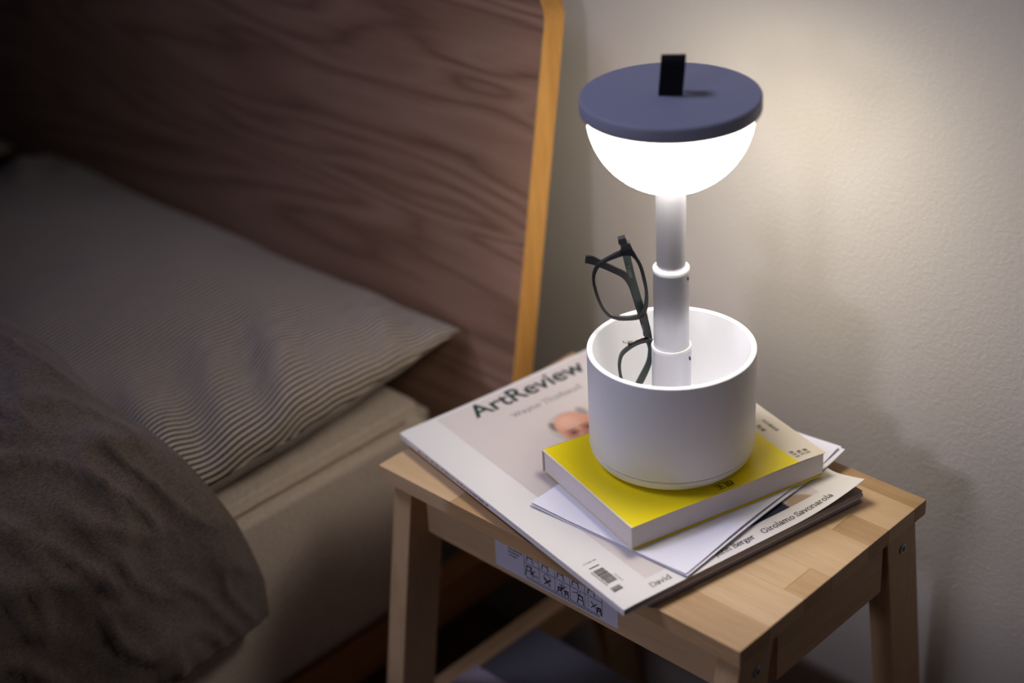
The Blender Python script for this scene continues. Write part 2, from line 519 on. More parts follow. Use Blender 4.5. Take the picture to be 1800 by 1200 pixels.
for i in range(NW + 1):
    w = TOT * (1 - (1 - i / NW) ** 1.25)
    x, z, nx, nz = at_sec(w)
    down = sstep(TOT - 0.30, TOT - 0.02, w)
    y_edge = -0.128 + 0.055 * down ** 1.3 - 0.02 * sstep(0.9, 0.2, w)
    hem = sstep(TOT - 0.012, TOT, w)
    for j in range(NT + 1):
        t = 1.05 * (j / NT) ** 1.6
        y = y_edge - t
        roll = 0.026 * (1 - min(1.0, t / 0.05)) ** 2.2 * (1 - 0.75 * down)   # rounded thick edge
        far = 0.045 * sstep(0.12, 0.45, t) * (1 - down)
        p = Vector((x * 6, y * 6, z * 6))
        a1 = noise.noise(p * 0.9) * 0.011
        ridg = (1 - abs(noise.noise(Vector((x * 11 + y * 5, y * 9 - x * 7, z * 9))))) ** 6 * 0.010
        ridg2 = (1 - abs(noise.noise(Vector((x * 24 - y * 18, y * 24 + z * 16, z * 9 + 4))))) ** 7 * 0.009
        a2 = noise.noise(p * 5) * 0.003 + (1 - abs(noise.noise(p * 9 + Vector((3, 1, 2))))) ** 6 * 0.0035
        folds = 0.004 * math.sin((y + 0.15 * z) * 34 + 2.0 * noise.noise(p * 0.7)) * down
        d = (a1 + (ridg + ridg2) * (1 - 0.45 * down) + a2 * (1 - 0.5 * down) + folds) * (0.35 + 0.65 * min(1, t / 0.06)) * (1 - 0.4 * hem)
        d -= roll
        xx, zz = x + nx * d, z + nz * d - far
        xx = max(xx, -0.094) if z < 0.45 else xx
        zz = max(zz, 0.462) if x < -0.11 else zz
        V.append((xx, y + 0.006 * noise.noise(Vector((x * 9, z * 9, 2))), zz)); UV.append((w, t))
for i in range(NW):
    for j in range(NT):
        a = i * (NT + 1) + j
        F.append((a, a + 1, a + NT + 2, a + NT + 1))
du = mesh('duvet', V, F, M['duvet'], smooth=True)
bm = bmesh.new(); bm.from_mesh(du.data); bmesh.ops.recalc_face_normals(bm, faces=bm.faces)
if sum(f.normal.z for f in bm.faces) < 0: bmesh.ops.reverse_faces(bm, faces=bm.faces)
bm.to_mesh(du.data); bm.free()
sm = du.modifiers.new('thickness', 'SOLIDIFY'); sm.thickness = 0.006; sm.offset = -1
tag(du, 'crumpled dark grey-brown duvet hanging over the near side of the bed', 'duvet')

# ------------------------------------------------------------------ step stool used as bedside table
ZT = 0.5; TH = 0.0135
stool = thing('step_stool', 'pale birch wooden step stool used as bedside table', 'stool', (0.18, 0.117, 0))
SO = Vector((0.18, 0.117, 0))
def sbox(name, x0, x1, y0, y1, z0, z1, mat, parent=stool, bevel=0.0, **k):
    return box(name, x0 - SO.x, x1 - SO.x, y0 - SO.y, y1 - SO.y, z0, z1, mat, parent, bevel, **k)
LX, LY = 0.36, 0.2336
rows = [
    (0.0, 0.0345, [(0.081, LX, 'D')]),
    (0.0345, 0.075, [(0, 0.15, 'L'), (0.15, 0.262, 'M'), (0.262, LX, 'L')]),
    (0.075, 0.108, [(0, 0.06, 'M'), (0.06, 0.21, 'D'), (0.21, 0.3426, 'L'), (0.3426, LX, 'M')]),
    (0.108, 0.1565, [(0, 0.12, 'L'), (0.12, 0.245, 'M'), (0.245, LX, 'L')]),
    (0.1565, 0.182, [(0, 0.19, 'M'), (0.19, 0.3275, 'L'), (0.3275, LX, 'D')]),
    (0.182, 0.2182, [(0, 0.10, 'D'), (0.10, 0.23, 'M'), (0.23, LX, 'L')]),
    (0.2182, LY, [(0, 0.155, 'L'), (0.155, LX, 'D')]),
]
tone = {'L': 'birch_light', 'M': 'birch_mid', 'D': 'birch_dark'}
for y0, y1, segs in rows:
    for x0, x1, t in segs:
        if y0 == 0.0: continue
        sbox('stave', x0, x1, y0, y1, ZT - TH, ZT, M[tone[t]], bevel=0.0005)
# front row: its two staves meet in a finger joint that shows on the front face
nt_ = 4
zz = [ZT - TH + TH * k / (2 * nt_) for k in range(2 * nt_ + 1)]
fing = [(0.081 - (0.0095 if k % 2 else 0.0), z) for k, z in enumerate(zz)]
to = lambda a, b_, d: (a - SO.x, d - SO.y, b_)
prism('stave', [(0, ZT - TH)] + [p for p in fing] + [(0, ZT)], 0.0, 0.0345, M['birch_light'], stool, to3d=to)
prism('stave', [(LX, ZT - TH), (LX, ZT)] + [p for p in fing][::-1], 0.0, 0.0345, M['birch_dark'], stool, to3d=to)
# legs splay front to back
ZL = ZT - TH
SH = 0.160
legs = {}
for key, x0, y0, sgn in (('fl', 0.006, 0.010, 1), ('fr', 0.334, 0.010, 1), ('bl', 0.006, 0.190, -1), ('br', 0.334, 0.190, -1)):
    legs[key] = sbox('leg', x0, x0 + 0.020, y0, y0 + 0.039, FZ, ZL, M['birch_leg'], bevel=0.001, shear=-SH * sgn, zref=ZL)
def screw(leg, y, z):
    bmx = bmesh.new()
    o = lathe('screw', [(0.0, -0.0005), (0.0042, -0.0005), (0.0042, 0.0006), (0.0036, 0.0010), (0.0021, 0.0010), (0.0021, -0.0003), (0, -0.0003)], M['screw'], leg, n=32)
    o.rotation_euler = (0, R_(90), 0)
    o.location = (0.354 - SO.x, y - SO.y, z)
    s = lathe('hex_socket', [(0, 0), (0.0020, 0), (0.0020, 0.0008), (0, 0.0008)], M['slot'], leg, n=6, smooth=False)
    s.rotation_euler = (0, R_(90), 0)
    s.location = (0.3535 - SO.x + 0.0006, y - SO.y, z)
    bmx.free()
screw(legs['br'], 0.2137, 0.4625)
screw(legs['fr'], 0.0285, 0.4615)
# aprons
ZA = 0.4335
sbox('apron', 0.026, 0.334, 0.0235, 0.041, ZA, ZL, M['birch_light'], bevel=0.0008)
sbox('apron', 0.026, 0.334, 0.193, 0.2105, ZA, ZL, M['birch_light'], bevel=0.0008)
sbox('apron', 0.334, 0.3515, 0.0560, 0.1905, ZA, ZL, M['birch_rail'], bevel=0.0008)
sbox('apron', 0.0085, 0.026, 0.0560, 0.1905, ZA, ZL, M['birch_rail'], bevel=0.0008)
# lower side rails and step
zr = 0.262
for x0 in (0.006, 0.334):
    sbox('lower_rail', x0, x0 + 0.020, -0.022 + 0.030, 0.238, zr - 0.035, zr, M['birch_rail'], bevel=0.001)
sbox('lower_step', 0.0265, 0.3335, -0.052, 0.128, zr - 0.030, zr - 0.012, M['birch_mid'], bevel=0.001)
# warning sticker on the front apron
YS = 0.0235
stick = sbox('warning_sticker', 0.1045, 0.2310, YS - 0.0003, YS, 0.4385, 0.4765, M['sticker'])
class Ink:
    """thin printed strokes on the plane x,z of the sticker"""
    def __init__(s): s.V, s.F = [], []
    def line(s, pts, w=0.00035):
        for (x0, z0), (x1, z1) in zip(pts, pts[1:]):
            d = math.hypot(x1 - x0, z1 - z0) + 1e-9
            nx, nz = -(z1 - z0) / d * w / 2, (x1 - x0) / d * w / 2
            ex, ez = (x1 - x0) / d * w * 0.4, (z1 - z0) / d * w * 0.4
            k = len(s.V)
            s.V += [(x0 - ex + nx, z0 - ez + nz), (x0 - ex - nx, z0 - ez - nz), (x1 + ex - nx, z1 + ez - nz), (x1 + ex + nx, z1 + ez + nz)]
            s.F.append((k, k + 1, k + 2, k + 3))
    def rect(s, x0, x1, z0, z1):
        k = len(s.V)
        s.V += [(x0, z0), (x1, z0), (x1, z1), (x0, z1)]; s.F.append((k, k + 1, k + 2, k + 3))
    def circ(s, x, z, r, w=0.00035):
        s.line([(x + r * math.cos(a * math.pi / 8), z + r * math.sin(a * math.pi / 8)) for a in range(17)], w)
ink = Ink()
X0, X1 = 0.1360, 0.2155
ZB, ZM, ZTT = 0.4425, 0.4555, 0.4745
ink.line([(X0, ZB), (X1, ZB), (X1, ZTT), (X0, ZTT), (X0, ZB)], 0.0004)
cols = [X0, 0.1515, 0.1680, 0.1835, 0.1985, X1]
for x in cols[1:-1]: ink.line([(x, ZB), (x, ZTT)], 0.0003)
ink.line([(X0, ZM), (X1, ZM)], 0.0004)
def pict(x, z, h, w=0.0009):      # small stool with splayed legs
    ink.line([(x - h * .30, z + h), (x + h * .30, z + h)], w * 1.3)
    ink.line([(x - h * .24, z + h), (x - h * .42, z)], w); ink.line([(x + h * .24, z + h), (x + h * .42, z)], w)
    ink.line([(x - h * .32, z + h * .5), (x + h * .32, z + h * .5)], w)
def cross(x, z, r, w=0.0008):
    ink.line([(x - r, z - r), (x + r, z + r)], w); ink.line([(x - r, z + r), (x + r, z - r)], w)
for i in range(5):
    cx = (cols[i] + cols[i + 1]) / 2
    pict(cx - 0.002, ZM + 0.002, 0.008, 0.0008)
    if i == 0: ink.line([(cx + 0.003, ZM + 0.008), (cx + 0.007, ZM + 0.008)], 0.0005); ink.line([(cx + 0.003, ZM + 0.006), (cx + 0.007, ZM + 0.006)], 0.0005)
c = [(cols[i] + cols[i + 1]) / 2 for i in range(5)]
pict(c[0] - 0.003, ZB + 0.0015, 0.009); cross(c[0] + 0.0005, ZB + 0.006, 0.0027); ink.circ(c[0] + 0.0052, ZB + 0.004, 0.0012)
ink.circ(c[1], ZB + 0.0085, 0.0035, 0.0004); cross(c[1], ZB + 0.005, 0.0028, 0.0011)
for k in range(7): ink.rect(c[1] + 0.003 + 0.0006 * (k % 3), c[1] + 0.0034 + 0.0006 * (k % 3), ZB + 0.003 + 0.001 * k, ZB + 0.0034 + 0.001 * k)
pict(c[2] - 0.003, ZB + 0.001, 0.005, 0.0010); pict(c[2] + 0.004, ZB + 0.001, 0.0045, 0.0010); cross(c[2], ZB + 0.0065, 0.0030)
for k in range(3): ink.line([(c[2] - 0.001 + k * 0.001, ZB + 0.007), (c[2] - 0.001 + k * 0.001, ZB + 0.0115)], 0.0003)
pict(c[3] + 0.003, ZB + 0.001, 0.0075); ink.circ(c[3] + 0.001, ZB + 0.0098, 0.0016, 0.0005); ink.line([(c[3] - 0.005, ZB + 0.0085), (c[3] - 0.0006, ZB + 0.0098)], 0.0006)
pict(c[4] + 0.0055, ZB + 0.001, 0.005, 0.0011); cross(c[4] + 0.0005, ZB + 0.006, 0.0027)
for k in range(4): ink.line([(c[4] - 0.006, ZB + 0.003 + k * 0.0022), (c[4] - 0.0045, ZB + 0.004 + k * 0.0022)], 0.0004)
rnd = random.Random(3)
for row in range(6):              # lines of tiny type at the left, too small to read
    z = 0.4695 - row * 0.0030
    x = 0.1175 + rnd.random() * 0.002
    while x < 0.1325 - 0.002 * (row % 3):
        wd = 0.0008 + rnd.random() * 0.0016
        ink.rect(x, x + wd, z, z + 0.0011); x += wd + 0.0005
x = 0.1375
while x < 0.213:
    wd = 0.0008 + rnd.random() * 0.002
    ink.rect(x, x + wd, 0.4404, 0.4412); x += wd + 0.0006
mesh('pictogram_print', [(a - SO.x, YS - 0.00045 - SO.y, b_) for a, b_ in ink.V], ink.F, M['ink_black'], stick)

# ------------------------------------------------------------------ things on the lower step
t = thing('folder', 'dark grey flat folder on the lower step of the stool', 'folder', (0.152, 0.05, zr - 0.012))
box('board', -0.124, 0.135, -0.09, 0.090, 0.0003, 0.010, M['grey_cover'], t, 0.001)
box('paper_block', -0.121, 0.132, -0.0885, 0.087, 0.0102, 0.0118, M['pages'], t)
box('board', -0.124, 0.135, -0.09, 0.090, 0.0120, 0.0135, M['grey_cover'], t, 0.0004)
t = thing('booklet', 'pale booklet lying on the dark folder under the stool', 'booklet', (0.1535, -0.02, zr + 0.0018))
box('page_block', -0.1255, 0.10, -0.05, 0.083, 0.0, 0.0035, M['pages'], t)
box('cover', -0.1260, 0.1005, -0.0505, 0.0835, 0.0036, 0.0042, M['pale_cover'], t)

# ------------------------------------------------------------------ lettering helpers
def text_mesh(body, size, bold=0.0, spacing=1.0):
    cu = bpy.data.curves.new('lettering', 'FONT')
    cu.body = body; cu.size = size; cu.offset = bold; cu.space_character = spacing
    cu.resolution_u = 4
    o = bpy.data.objects.new('lettering', cu)
    COL.objects.link(o)
    bpy.context.view_layer.update()
    me = bpy.data.meshes.new_from_object(o.evaluated_get(bpy.context.evaluated_depsgraph_get()))
    bpy.data.objects.remove(o, do_unlink=True)
    V = [(v.co.x, v.co.y) for v in me.vertices]; F = [tuple(p.vertices) for p in me.polygons]
    bpy.data.meshes.remove(me)
    return V, F

def arc(cx, cy, rx, ry, a0, a1, n=14):
    return [(cx + rx * math.cos(R_(a0 + (a1 - a0) * k / n)), cy + ry * math.sin(R_(a0 + (a1 - a0) * k / n))) for k in range(n + 1)]
def sf(x, y, w=0.075): return [(x - w, y), (x + w, y)]
XH, CH, AH = 0.47, 0.66, 0.72
GL = {
 'o': (0.53, [arc(.265, .235, .195, .235, 0, 360, 24)]),
 'a': (0.47, [arc(.19, .125, .135, .125, 0, 360, 20), [(.345, 0), (.345, .33)], arc(.215, .33, .13, .14, 0, 165), [(.345, .02), (.44, .03)]]),
 'n': (0.58, [[(.11, 0), (.11, .47)], arc(.27, .30, .16, .16, 170, 0), [(.43, .31), (.43, 0)], sf(.11, .01), sf(.43, .01), [(.03, .45), (.11, .46)]]),
 'm': (0.87, [[(.11, 0), (.11, .47)], arc(.255, .30, .145, .16, 170, 0), [(.40, .31), (.40, 0)], arc(.55, .30, .15, .16, 170, 0), [(.70, .31), (.70, 0)], sf(.11, .01), sf(.40, .01), sf(.70, .01), [(.03, .45), (.11, .46)]]),
 'r': (0.40, [[(.11, 0), (.11, .47)], arc(.25, .30, .14, .15, 170, 55), sf(.12, .01, .09), [(.03, .45), (.11, .46)]]),
 'i': (0.29, [[(.14, 0), (.14, .47)], sf(.14, .01), [(.05, .45), (.14, .46)], [(.14, .62), (.14, .68)]]),
 'l': (0.29, [[(.14, 0), (.14, .72)], sf(.14, .01), [(.05, .70), (.14, .71)]]),
 'h': (0.58, [[(.11, 0), (.11, .72)], arc(.27, .30, .16, .16, 170, 0), [(.43, .31), (.43, 0)], sf(.11, .01), sf(.43, .01), [(.03, .70), (.11, .71)]]),
 'b': (0.55, [[(.11, 0), (.11, .72)], arc(.28, .235, .18, .235, 170, -170, 22), [(.03, .70), (.11, .71)]]),
 'd': (0.57, [[(.43, 0), (.43, .72)], arc(.25, .235, .18, .235, 10, 350, 22), [(.35, .70), (.43, .71)], [(.43, .01), (.52, .02)]]),
 'u': (0.58, [[(.12, .47), (.12, .17)], arc(.27, .17, .15, .17, 180, 350), [(.43, .47), (.43, 0)], [(.03, .45), (.12, .46)], [(.34, .45), (.43, .46)], [(.43, .01), (.52, .02)]]),
 'v': (0.50, [[(.05, .46), (.25, 0)], [(.25, 0), (.43, .46)], sf(.06, .46), sf(.42, .46)]),
 'y': (0.50, [[(.05, .46), (.25, .02)], [(.43, .46), (.21, -.12), (.10, -.2)], sf(.06, .46), sf(.42, .46)]),
 'e': (0.47, [arc(.24, .235, .19, .235, 0, 320, 22), [(.05, .24), (.43, .24)]]),
 'g': (0.50, [arc(.22, .32, .145, .145, 0, 360, 20), [(.13, .20), (.08, .09), (.16, .05), (.36, .03)], arc(.24, -.09, .19, .12, 60, 400, 20), [(.33, .42), (.45, .46)]]),
 'G': (0.72, [arc(.36, .33, .30, .33, 48, 320, 24), [(.59, .04), (.59, .29)], [(.46, .29), (.66, .29)], [(.57, .52), (.57, .64)]]),
 'S': (0.53, [arc(.26, .49, .18, .165, 40, 250, 16), [(.20, .34), (.33, .30)], arc(.26, .165, .195, .165, 70, -150, 16), [(.43, .52), (.43, .64)], [(.07, .03), (.07, .17)]]),
 'J': (0.36, [[(.19, .66), (.19, .02), (.12, -.12), (.02, -.14)], sf(.19, .65, .11)]),
 'B': (0.62, [[(.14, 0), (.14, .66)], [(.04, .65), (.30, .65)] + arc(.30, .50, .16, .155, 90, -90) + [(.14, .345)], [(.30, .345)] + arc(.33, .175, .20, .17, 90, -90) + [(.04, .01)]]),
 'D': (0.71, [[(.14, 0), (.14, .66)], [(.04, .65), (.30, .65)] + arc(.32, .33, .31, .32, 90, -90, 20) + [(.04, .01)]]),
 'T': (0.62, [[(.31, 0), (.31, .66)], [(.03, .65), (.59, .65)], sf(.31, .01, .1), [(.04, .65), (.04, .53)], [(.58, .65), (.58, .53)]]),
 'W': (0.92, [[(.06, .65), (.26, 0)], [(.26, 0), (.46, .62)], [(.44, .62), (.64, 0)], [(.64, 0), (.84, .65)], sf(.06, .65), sf(.85, .65)]),
 ' ': (0.25, []),
}
def serif_mesh(body, size, thick=0.085, thin=0.045):
    V, F, x = [], [], 0.0
    for ch in body:
        adv, strokes = GL[ch]
        for st in strokes:
            for (x0, y0), (x1, y1) in zip(st, st[1:]):
                d = math.hypot(x1 - x0, y1 - y0)
                if d < 1e-6: continue
                vert = abs(y1 - y0) / d
                w = thin + (thick - thin) * vert
                nx, ny = -(y1 - y0) / d * w / 2, (x1 - x0) / d * w / 2
                e = 0.012
                ex, ey = (x1 - x0) / d * e, (y1 - y0) / d * e
                k = len(V)
                V += [((x + a) * size, b_ * size) for a, b_ in ((x0 - ex + nx, y0 - ey + ny), (x0 - ex - nx, y0 - ey - ny), (x1 + ex - nx, y1 + ey - ny), (x1 + ex + nx, y1 + ey + ny))]
                F.append((k, k + 1, k + 2, k + 3))
        x += adv
    return V, F, x * size

# ------------------------------------------------------------------ magazines
MAG_A = R_(-11.42)
MO = Vector((-0.0084, 0.0324, 0.0))
ML, MW = 0.2945, 0.2302
def lift(s, t):                   # the loose fore edge of the front cover curls up at both corners
    a = 0.0105 * max(0.0, 1 - s / 0.125) ** 1.4 * max(0.0, t / MW) ** 1.6
    b_ = 0.0100 * max(0.0, (t - 0.155) / 0.075) ** 2 * max(0.0, (s - 0.262) / 0.0325) ** 1.15
    return a + b_
mag = thing('magazine', 'white art magazine with a dark green title, under the yellow book', 'magazine', (MO.x, MO.y, 0.5058), MAG_A)
MT = 0.0058                       # cover level above the thing's base
def sheet_grid(name, s0, s1, t0, t1, ns, ntt, zf, mat, parent, thick=0.0):
    V, F = [], []
    for i in range(ns + 1):
        for j in range(ntt + 1):
            s, t = s0 + (s1 - s0) * i / ns, t0 + (t1 - t0) * j / ntt
            V.append((s, t, zf(s, t)))
    for i in range(ns):
        for j in range(ntt):
            a = i * (ntt + 1) + j
            F.append((a, a + ntt + 1, a + ntt + 2, a + 1))
    if thick:
        k = len(V)
        V += [(x, y, z - thick) for x, y, z in V]
        F += [tuple(q + k for q in f[::-1]) for f in list(F)]
        W1 = ntt + 1
        bd = [i * W1 for i in range(ns + 1)] + [ns * W1 + j for j in range(1, W1)] + [i * W1 + ntt for i in range(ns - 1, -1, -1)] + [j for j in range(ntt - 1, 0, -1)]
        for q in range(len(bd)):
            a, b_ = bd[q], bd[(q + 1) % len(bd)]
            F.append((b_, a, a + k, b_ + k))
    return mesh(name, V, F, mat, parent, smooth=False)
zc = lambda s, t: MT - 0.0006 * max(0.0, 1 - t / 0.012) ** 2 + lift(s, t)
cover = sheet_grid('front_cover', 0, ML, 0, MW, 60, 48, zc, M['cover'], mag, 0.00035)
def pages(parent, s0, s1, t0, t1, z0, z1, n, seed, name='page_block', dark_top=False):
    """loose leaves: thin slabs with slightly uneven edges, one part"""
    rn = random.Random(seed)
    bmp = bmesh.new()
    h = (z1 - z0) / n
    for k in range(n):
        e = rn.uniform(-0.0008, 0.0008); e2 = rn.uniform(-0.0008, 0.0008)
        bm_box(bmp, s0 + 0.0006, s1 + e - 0.0010, t0 + 0.0006, t1 + e2 - 0.0010, z0 + k * h, z0 + (k + 0.80) * h)
    o = from_bm(name, bmp, M['page_edge'], parent)
    return o
pages(mag, 0, ML, 0, MW, 0.0006, MT - 0.0012, 7, 5)
box('first_page', 0.0008, ML - 0.0008, 0.0008, MW - 0.0005, MT - 0.0011, MT - 0.0008, M['page_dark'], mag)
box('back_cover', 0, ML, 0, MW, 0.0, 0.0004, M['cover'], mag)
spine = box('spine', 0, ML, -0.0003, 0.0002, 0.0, MT - 0.0008, M['cover'], mag)
# spine type, far too small to read
V, F = [], []
rn = random.Random(11); x = 0.028
while x < 0.128:
    w = rn.uniform(0.0007, 0.0018); h = rn.uniform(0.0011, 0.0019)
    k = len(V); V += [(x, -0.00045, 0.0016), (x + w, -0.00045, 0.0016), (x + w, -0.00045, 0.0016 + h), (x, -0.00045, 0.0016 + h)]
    F.append((k, k + 1, k + 2, k + 3)); x += w + rn.choice((0.0004, 0.0005, 0.0016))
mesh('spine_lettering', V, F, M['ink_brown'], spine)

def on_cover(name, V2, F, s_base, t_left, mat, dz=0.00025):
    """text x runs away from the spine (+t), text y towards the head (-s)"""
    V = []
    for a, b_ in V2:
        s, t = s_base - b_, t_left + a
        V.append((s, t, zc(s, t) + dz))
    return mesh(name, V, F, mat, cover)
# photograph panel printed on the cover: pale backdrop, portrait of an elderly man, dark jacket
PS0, PS1, PT0, PT1 = 0.0035, 0.2762, 0.0333, 0.2015
def ell(s, t, cs, ct, rs, rt, soft):
    d = math.sqrt(((s - cs) / rs) ** 2 + ((t - ct) / rt) ** 2)
    return 1 - sstep(1 - soft, 1 + soft, d)
def mixc(a, b_, f): return tuple(x + (y - x) * f for x, y in zip(a, b_))
def portrait(s, t):               # millimetres from head / spine
    c = srgb(224, 214, 206)[:3]
    c = mixc(c, srgb(206, 194, 184)[:3], ell(s, t, 150, 110, 130, 90, .5) * .5)
    # jacket and shoulders
    jk = ell(s, t, 330, 134, 200, 39.5, .03) * (1 if s > 132 else 0)
    c = mixc(c, srgb(30, 32, 58)[:3], jk)
    c = mixc(c, srgb(186, 158, 130)[:3], ell(s, t, 290, 182, 24, 15, .1) * (1 - jk))
    # head
    s -= 4.0; t -= 0.8
    c = mixc(c, srgb(226, 205, 186)[:3], ell(s, t, 80, 121, 26, 26, .25) * .5)
    hair = ell(s, t, 80, 115, 23, 21.5, .06)
    c = mixc(c, srgb(198, 188, 176)[:3], hair * .9)
    c = mixc(c, srgb(120, 98, 82)[:3], ell(s, t, 72, 101, 8, 4.0, .35) * .85)
    c = mixc(c, srgb(150, 140, 134)[:3], ell(s, t, 66, 132, 7, 4, .4) * .8)
    face = ell(s, t, 84, 116, 24.5, 17.5, .06)
    sk = srgb(222, 160, 130)[:3]
    sk = mixc(sk, srgb(236, 184, 156)[:3], ell(s, t, 72, 113, 9, 9, .6))
    sk = mixc(sk, srgb(198, 122, 98)[:3], ell(s, t, 96, 106, 7, 5, .6) * .8)
    sk = mixc(sk, srgb(194, 116, 92)[:3], ell(s, t, 96, 117, 8, 3.2, .5) * .9)
    sk = mixc(sk, srgb(150, 96, 80)[:3], ell(s, t, 98, 120, 5, 2.2, .6) * .8)
    for ct in (108.5, 122.5):
        sk = mixc(sk, srgb(168, 104, 86)[:3], ell(s, t, 87, ct, 4.2, 5.5, .4) * .8)
        sk = mixc(sk, srgb(120, 84, 72)[:3], ell(s, t, 82.5, ct, 1.2, 5.2, .6) * .75)
        sk = mixc(sk, srgb(52, 40, 40)[:3], ell(s, t, 87, ct, 1.3, 2.4, .4) * .95)
    # thin spectacles
    for ct in (108.5, 122.5):
        d = math.sqrt(((s - 88.5) / 6.5) ** 2 + ((t - ct) / 6.4) ** 2)
        sk = mixc(sk, srgb(186, 150, 134)[:3], (1 - sstep(.02, .12, abs(d - 1))) * .6)
    sk = mixc(sk, srgb(150, 78, 70)[:3], ell(s, t, 107, 116, 1.4, 6.5, .5))
    c = mixc(c, sk, face)
    return c
ns, ntt = 240, 150
V, F, CC = [], [], []
for i in range(ns + 1):
    for j in range(ntt + 1):
        s, t = PS0 + (PS1 - PS0) * i / ns, PT0 + (PT1 - PT0) * j / ntt
        V.append((s, t, zc(s, t) + 0.00010)); CC.append(portrait(s * 1000, t * 1000))
for i in range(ns):
    for j in range(ntt):
        a = i * (ntt + 1) + j
        F.append((a, a + ntt + 1, a + ntt + 2, a + 1))
m, nt, b, L = newmat('printed_portrait')
at = nt.nodes.new('ShaderNodeAttribute'); at.attribute_name = 'print'
L.new(at.outputs['Color'], b.inputs['Base Color']); b.inputs['Roughness'].default_value = 0.5
po = mesh('cover_photograph', V, F, m, cover)
ca = po.data.color_attributes.new('print', 'FLOAT_COLOR', 'POINT')
for k, c_ in enumerate(CC): ca.data[k].color = (*c_, 1)
tag(po, label='printed portrait of an elderly man in a dark jacket')
V2, F = text_mesh('ArtReview', 0.0260, 0.00042, 1.0)
on_cover('title_lettering', V2, F, 0.0236, 0.0607, M['ink_green'])
def fit(body, width, s, t, mat, name, thick=0.085, thin=0.045):
    _, _, w0 = serif_mesh(body, 1.0)
    V2, F, _ = serif_mesh(body, width / w0, thick, thin)
    on_cover(name, V2, F, s, t, mat)
fit('Wayne Thiebaud', 0.0705, 0.0428, 0.0842, M['ink_grey'], 'headline_lettering', .075, .04)
fit('Girolamo Savonarola', 0.0700, 0.2888, 0.1342, M['ink_brown'], 'headline_lettering', .10, .06)
fit('John Berger', 0.0375, 0.2888, 0.0890, M['ink_brown'], 'headline_lettering', .10, .06)
fit('David', 0.0185, 0.2875, 0.0305, M['ink_grey'], 'headline_lettering', .10, .06)
# bar code
V, F = [], []
def bar(s0, s1, t0, t1):
    k = len(V)
    V.extend([(s, t, zc(s, t) + 0.0002) for s, t in ((s0, t0), (s1, t0), (s1, t1), (s0, t1))]); F.append((k, k + 1, k + 2, k + 3))
rn = random.Random(21)
bar(0.2425, 0.2437, 0.0088, 0.0176)
s = 0.2470
while s < 0.2652:
    w = rn.choice((0.0003, 0.0003, 0.0006, 0.0009)); bar(s, s + w, 0.0088, 0.0175); s += w + rn.choice((0.0003, 0.0003, 0.0005))
s = 0.2700
while s < 0.2752:
    w = rn.choice((0.0003, 0.0006, 0.0008)); bar(s, s + w, 0.0066, 0.0146); s += w + rn.choice((0.0003, 0.0005))
mesh('barcode', V, F, M['ink_bar'], cover)
V, F = [], []
s = 0.2470
while s < 0.266:
    w = rn.uniform(0.0005, 0.0010); bar(s, s + w, 0.0068, 0.0079); s += w + 0.0005
t = 0.0085
while t < 0.0195:
    w = rn.uniform(0.0005, 0.0011); bar(0.2360, 0.2371, t, t + w); t += w + rn.choice((0.0004, 0.0010))
s = 0.2585
while s < 0.268:
    w = rn.uniform(0.0005, 0.0009); bar(s, s + w, 0.0190, 0.0199); s += w + 0.0006
mesh('barcode_numbers', V, F, M['ink_grey'], cover)

mag2 = thing('magazine', 'grey magazine at the bottom of the pile, flat on the stool', 'magazine', (MO.x, MO.y, 0.5002), MAG_A)
T0 = 0.024
box('back_cover', 0.004, ML - 0.001, T0, MW + 0.0005, 0.0, 0.0004, M['page_dark'], mag2)
pages(mag2, 0.004, ML - 0.001, T0, MW + 0.0005, 0.0006, 0.0048, 6, 9)
box('front_cover', 0.004, ML - 0.001, T0, MW + 0.0005, 0.0049, 0.0053, M['page_dark'], mag2)

# ------------------------------------------------------------------ folded sheets of paper
PO = Vector((0.2912, 0.0292))     # near corner
pa = math.atan2(0.1978, -0.0069) - math.pi / 2
def sheet(label, z0, dx, dy, rot, w, l, curl):
    t = thing('paper_sheet', label, 'paper', (PO.x + dx, PO.y + dy, z0), pa + rot, 'folded sheets under the book')
    NS, NT2 = 26, 34
    for half, off in (('lower_leaf', 0.0), ('upper_leaf', 0.00045)):
        V, F = [], []
        for i in range(NS + 1):
            for j in range(NT2 + 1):
                u, v = i / NS, j / NT2
                x, y = -w * u, l * v
                # right edge ripples up and the far corner lifts
                um = max(0.02, (0.2912 - (0.243 + 0.297 * (PO.y + dy + y - 0.026))) / 0.145 - 0.02)
                e = max(0.0, 1 - u / um) ** 2 if um > 0.03 else 0.0
                z = off + curl * e * (0.25 + 0.75 * math.sin(math.pi * min(1, v * 1.35)) ** 2) * (1 if half == 'upper_leaf' else 0.85)
                z += 0.006 * curl / 0.004 * max(0.0, (v - 0.88) / 0.12) ** 1.5 * max(0.0, 1 - u * 4)
                z += 0.0014 * max(0.0, 1 - v / 0.12) ** 2 * max(0.0, (u - 0.75) / 0.25)
                V.append((x, y, max(z, off)))
        for i in range(NS):
            for j in range(NT2):
                a = i * (NT2 + 1) + j
                F.append((a, a + 1, a + NT2 + 2, a + NT2 + 1))
        k = len(V)
        V += [(x, y, z - 0.00012) for x, y, z in V[:k]]
        F += [tuple(q + k for q in f[::-1]) for f in list(F)]
        W1 = NT2 + 1
        bd = [i * W1 for i in range(NS + 1)] + [NS * W1 + j for j in range(1, W1)] + [i * W1 + NT2 for i in range(NS - 1, -1, -1)] + [j for j in range(NT2 - 1, 0, -1)]
        for q in range(len(bd)):
            a, b_ = bd[q], bd[(q + 1) % len(bd)]
            F.append((a, b_, b_ + k, a + k))
        mesh(half, V, F, M['paper'], t, smooth=False)
    return t
